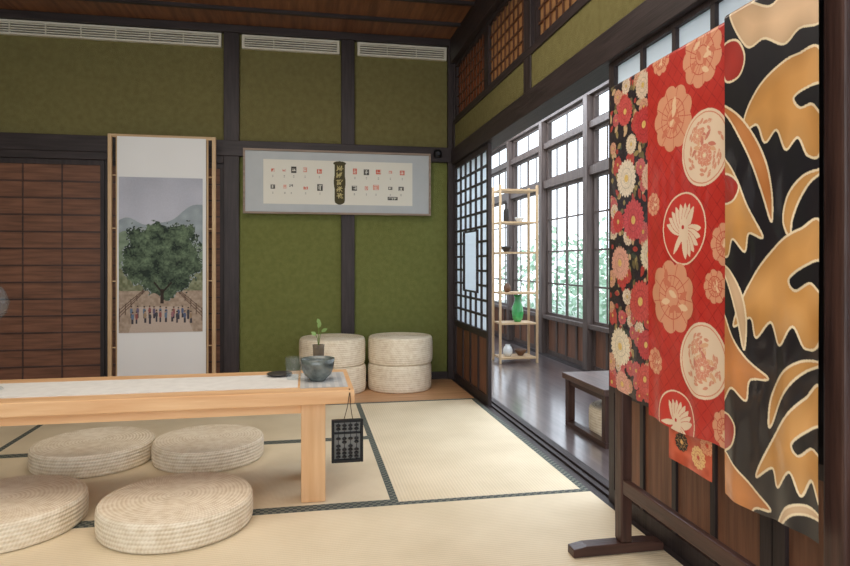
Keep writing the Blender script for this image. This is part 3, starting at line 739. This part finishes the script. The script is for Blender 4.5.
# floral kimono ------------------------------------------------
cv=Canvas(1.785,2.06,.54,ZT,200,760,(40,32,40))
rs=np.random.RandomState(21)
for k in range(300):
    a=rs.uniform(1.77,2.07);b=rs.uniform(.54,1.62); cv.petal(a,b,rs.uniform(.015,.04),.009,rs.uniform(0,360),[(150,132,86),(110,98,66),(168,62,56),(200,168,130),(60,70,60)][rs.randint(5)],None)
for k in range(70):
    a=rs.uniform(1.785,2.055);b=rs.uniform(.55,1.6); cv.mum(a,b,rs.uniform(.02,.036),[(220,200,176),(188,66,62),(208,156,128),(196,92,96)][rs.randint(4)],(206,170,92),(140,84,72),11)
for px,py,r,c in ((625,180,.065,(228,212,190)),(643,125,.06,(192,60,62)),(632,222,.07,(200,78,84)),(619,267,.06,(218,160,140)),(640,305,.07,(202,80,76)),(620,352,.065,(230,214,186)),(648,258,.05,(224,208,182)),(624,112,.05,(202,82,80)),(648,178,.045,(218,178,154)),(646,350,.05,(188,62,64)),(642,85,.045,(218,194,170)),(645,385,.05,(202,86,80)),(622,390,.045,(218,160,140)),(630,145,.035,(226,206,180)),(617,225,.04,(196,66,66))):
    a,b=KR(px,py); cv.mum(a,b,r,c,(216,182,104),tuple(int(q*.78) for q in c),22)
cv.img+=((vnoise(760,200,60,77)-.5)*26)[...,None]
garment('kimono',cv,1.788,2.06,.56,ZT,1.054,.7,(40,32,40),silk,.0018,'dark kimono with dense red and cream chrysanthemum pattern',7)
# black kimono: large gold wing shapes with scalloped edges on black -----------
BK=(24,23,30); cv=Canvas(1.122,1.42,.42,ZT+.01,240,760,BK)
GO=(216,158,92);OR=(210,136,78);PC=(226,188,148);WH=(234,214,180);RE=(178,50,42)
def sh_(pts,col,edge=WH): cv.poly([KR(*p) for p in pts],col,edge,.0045)
def band(pts,w,col=GO):   # curved tapering band drawn as a closed shape
    n_=len(pts); up=[];dn=[]
    for i,(a,b) in enumerate(pts):
        (a0,b0),(a1,b1)=pts[max(i-1,0)],pts[min(i+1,n_-1)]; L_=math.hypot(a1-a0,b1-b0); nx,ny=-(b1-b0)/L_,(a1-a0)/L_
        k=w*math.sin(math.pi*(i+.35)/(n_-.3)); up.append((a+nx*k,b+ny*k)); dn.append((a-nx*k,b-ny*k))
    sh_(up+dn[::-1],col)
sh_([(735,14),(752,2),(775,6),(792,-8),(826,-16),(828,20),(806,28),(790,44),(770,38),(752,46)],PC)
sh_([(728,48),(742,40),(750,56),(744,76),(730,80)],RE)
sh_([(828,52),(804,54),(784,66),(766,84),(752,110),(748,132),(762,124),(770,142),(782,130),(792,150),(804,138),(814,156),(828,146)],GO)
sh_([(828,84),(812,88),(800,98),(806,108),(818,104),(828,112)],BK)
band([(722,104),(738,116),(752,136),(764,162),(772,192),(776,218)],7,OR)
band([(828,170),(812,180),(800,198),(794,220),(796,236)],6,GO)
sh_([(720,156),(732,162),(742,178),(752,204),(768,236),(754,232),(750,250),(738,238),(732,256),(718,244)],GO)
sh_([(722,178),(734,174),(744,184),(738,200),(724,202)],RE)
sh_([(828,226),(806,230),(784,244),(766,264),(750,292),(740,324),(756,316),(762,336),(776,322),(786,346),(800,328),(812,350),(828,334)],GO)
sh_([(828,262),(812,266),(796,280),(802,292),(816,284),(828,292)],BK)
band([(720,262),(732,272),(742,292),(748,318),(750,344)],5,PC)
sh_([(718,298),(728,312),(738,334),(752,356),(774,378),(756,378),(752,398),(738,386),(726,402),(718,384)],OR)
band([(828,364),(810,368),(794,380),(782,400),(776,424)],7,GO)
sh_([(828,392),(812,400),(794,418),(776,444),(762,474),(778,468),(784,488),(798,474),(808,498),(818,482),(828,502)],GO)
sh_([(828,428),(812,434),(800,446),(806,458),(818,450),(828,456)],BK)
sh_([(718,418),(732,412),(742,424),(738,444),(722,448)],RE)
sh_([(714,440),(730,450),(742,464),(758,484),(776,510),(760,506),(750,524),(738,506),(724,510),(712,490)],OR)
band([(828,520),(812,512),(796,514),(784,528)],5,PC)
gold=(cv.img.sum(-1,keepdims=True)>200)
cv.img[:]=cv.img+((vnoise(760,240,5,19)-.5)*30)[...,None]*gold
garment('kimono',cv,1.122,1.418,.42,ZT+.008,1.034,.55,(22,20,26),silk2,.003,'glossy black kimono with gold feather and wing pattern',9)

# ------------------------------------------------------------ veranda furniture
e=empty('low_table',(1.9,3.4,0),'small dark wooden low table on the veranda floor','table')
B(1.56,2.2,3.12,3.68,.285,.32).obj('tabletop',wood('dark_table_wood',C(96,74,66),C(68,52,47),'y',rough=.35),e,.004)
for x in (1.575,2.14):
    for y in (3.135,3.62): B(x,x+.045,y,y+.045,.03,.285).obj('leg',stand['z'],e,.003)
    B(x,x+.045,3.135,3.665,.0,.03).obj('runner_foot',stand['y'],e,.003)
    B(x+.01,x+.035,3.18,3.62,.25,.285).obj('apron',stand['y'],e,.002)
e=empty('display_rack',(2.07,6.07,0),'tall open light wood shelf rack standing on the veranda','shelf')
for x in (1.87,2.25):
    for y in (5.94,6.18): B(x,x+.022,y,y+.022,0,1.76).obj('post',pale['z'],e,.002)
SZ=(.06,.40,.70,1.10,1.40,1.72)
for z in SZ: B(1.892,2.25,5.945,6.195,z-.018,z).obj('shelf',pale['x'],e,.001)
def vase(name,x,y,z,prof,m,label,cat,k=1): 
    o=MB().lathe(x,y,[(r*k,z+h*k) for r,h in prof],28,cap=False).obj(name,m); tag(o,label,cat)
bot=[(0,0),(.035,0),(.04,.02),(.04,.14),(.035,.17),(.013,.2),(.012,.26),(.015,.265),(.015,.275),(0,.275)]
vs=[(0,0),(.03,0),(.05,.03),(.06,.09),(.055,.15),(.035,.2),(.03,.24),(.04,.27),(.036,.27),(.026,.24),(0,.23)]
bowl=[(0,0),(.03,0),(.035,.01),(.065,.05),(.07,.07),(.065,.07),(.03,.02),(0,.018)]
jar=[(0,0),(.04,0),(.06,.04),(.062,.08),(.045,.12),(.03,.13),(.034,.145),(.026,.145),(.02,.125),(0,.12)]
gg=mat('green_glass_glaze',C(90,190,110),C(50,146,76),rough=.1,spec=.8); wg=mat('white_glaze',C(228,228,224),rough=.2,spec=.6); dg=mat('dark_stoneware',C(58,50,46),C(40,36,34),rough=.4); bg_=mat('brown_stoneware',C(120,86,62),C(90,64,48),rough=.4)
vase('vase',2.1,6.07,.40,vs,gg,'tall green glazed vase on the rack shelf','vase')
vase('jar',1.99,6.05,.06,jar,wg,'small white ceramic jar on the lowest shelf','jar',.8)
vase('bowl',2.13,6.07,.06,bowl,bg_,'brown ceramic bowl on the lowest shelf','bowl',.9)
vase('bowl',1.98,6.07,1.10,bowl,dg,'dark stoneware bowl on a rack shelf','bowl',.8)
vase('jar',1.99,6.07,.70,jar,bg_,'brown stoneware jar on a rack shelf','jar',.6)
vase('bottle',1.98,6.07,1.40,bot,dg,'dark stoneware bottle on a rack shelf','bottle',.7)
vase('bowl',2.12,6.07,1.40,bowl,wg,'small white bowl on an upper rack shelf','bowl',.7)

# ------------------------------------------------------------ light + world + camera
w=bpy.data.worlds.new('world'); scene.world=w; w.use_nodes=True; nt=w.node_tree
bg=nt.nodes['Background']; tc=nt.nodes.new('ShaderNodeTexCoord'); sp=nt.nodes.new('ShaderNodeSeparateXYZ'); rp=nt.nodes.new('ShaderNodeValToRGB')
nt.links.new(tc.outputs['Generated'],sp.inputs[0]); nt.links.new(sp.outputs['Z'],rp.inputs['Fac'])
rp.color_ramp.elements[0].color=(.86,.93,1,1); rp.color_ramp.elements[1].color=(.70,.84,1,1)
nt.links.new(rp.outputs['Color'],bg.inputs['Color']); bg.inputs['Strength'].default_value=2.3
def area(name,loc,rot,sx,sy,en,col):
    l=bpy.data.lights.new(name,'AREA'); l.shape='RECTANGLE'; l.size=sx;l.size_y=sy;l.energy=en;l.color=col
    o=bpy.data.objects.new(name,l); o.location=loc;o.rotation_euler=rot; COLL.objects.link(o); return o
area('ceiling_fill',(-.4,2.3,2.84),(0,0,0),2.2,2.2,54,(1,.91,.79))  # added warm fill under the ceiling to brighten the room, no real fixture
area('front_fill',(-.8,-1.2,1.5),(math.radians(84),0,0),3.6,1.8,22,(1,.92,.82))  # added fill behind the camera to light the room frontally, no door there
area('veranda_fill',(1.93,4.6,2.68),(0,0,0),.9,6.0,130,(.80,.89,1))  # added cool fill below the veranda ceiling, lifts the floor and paper panes
cam=bpy.data.cameras.new('camera'); co=bpy.data.objects.new('camera',cam); COLL.objects.link(co)
co.location=(0,0,1); co.rotation_euler=(math.radians(90),0,math.radians(-10.75))
cam.sensor_width=36; cam.lens=36*632/850; cam.shift_y=-21/850; cam.clip_start=.05
scene.camera=co
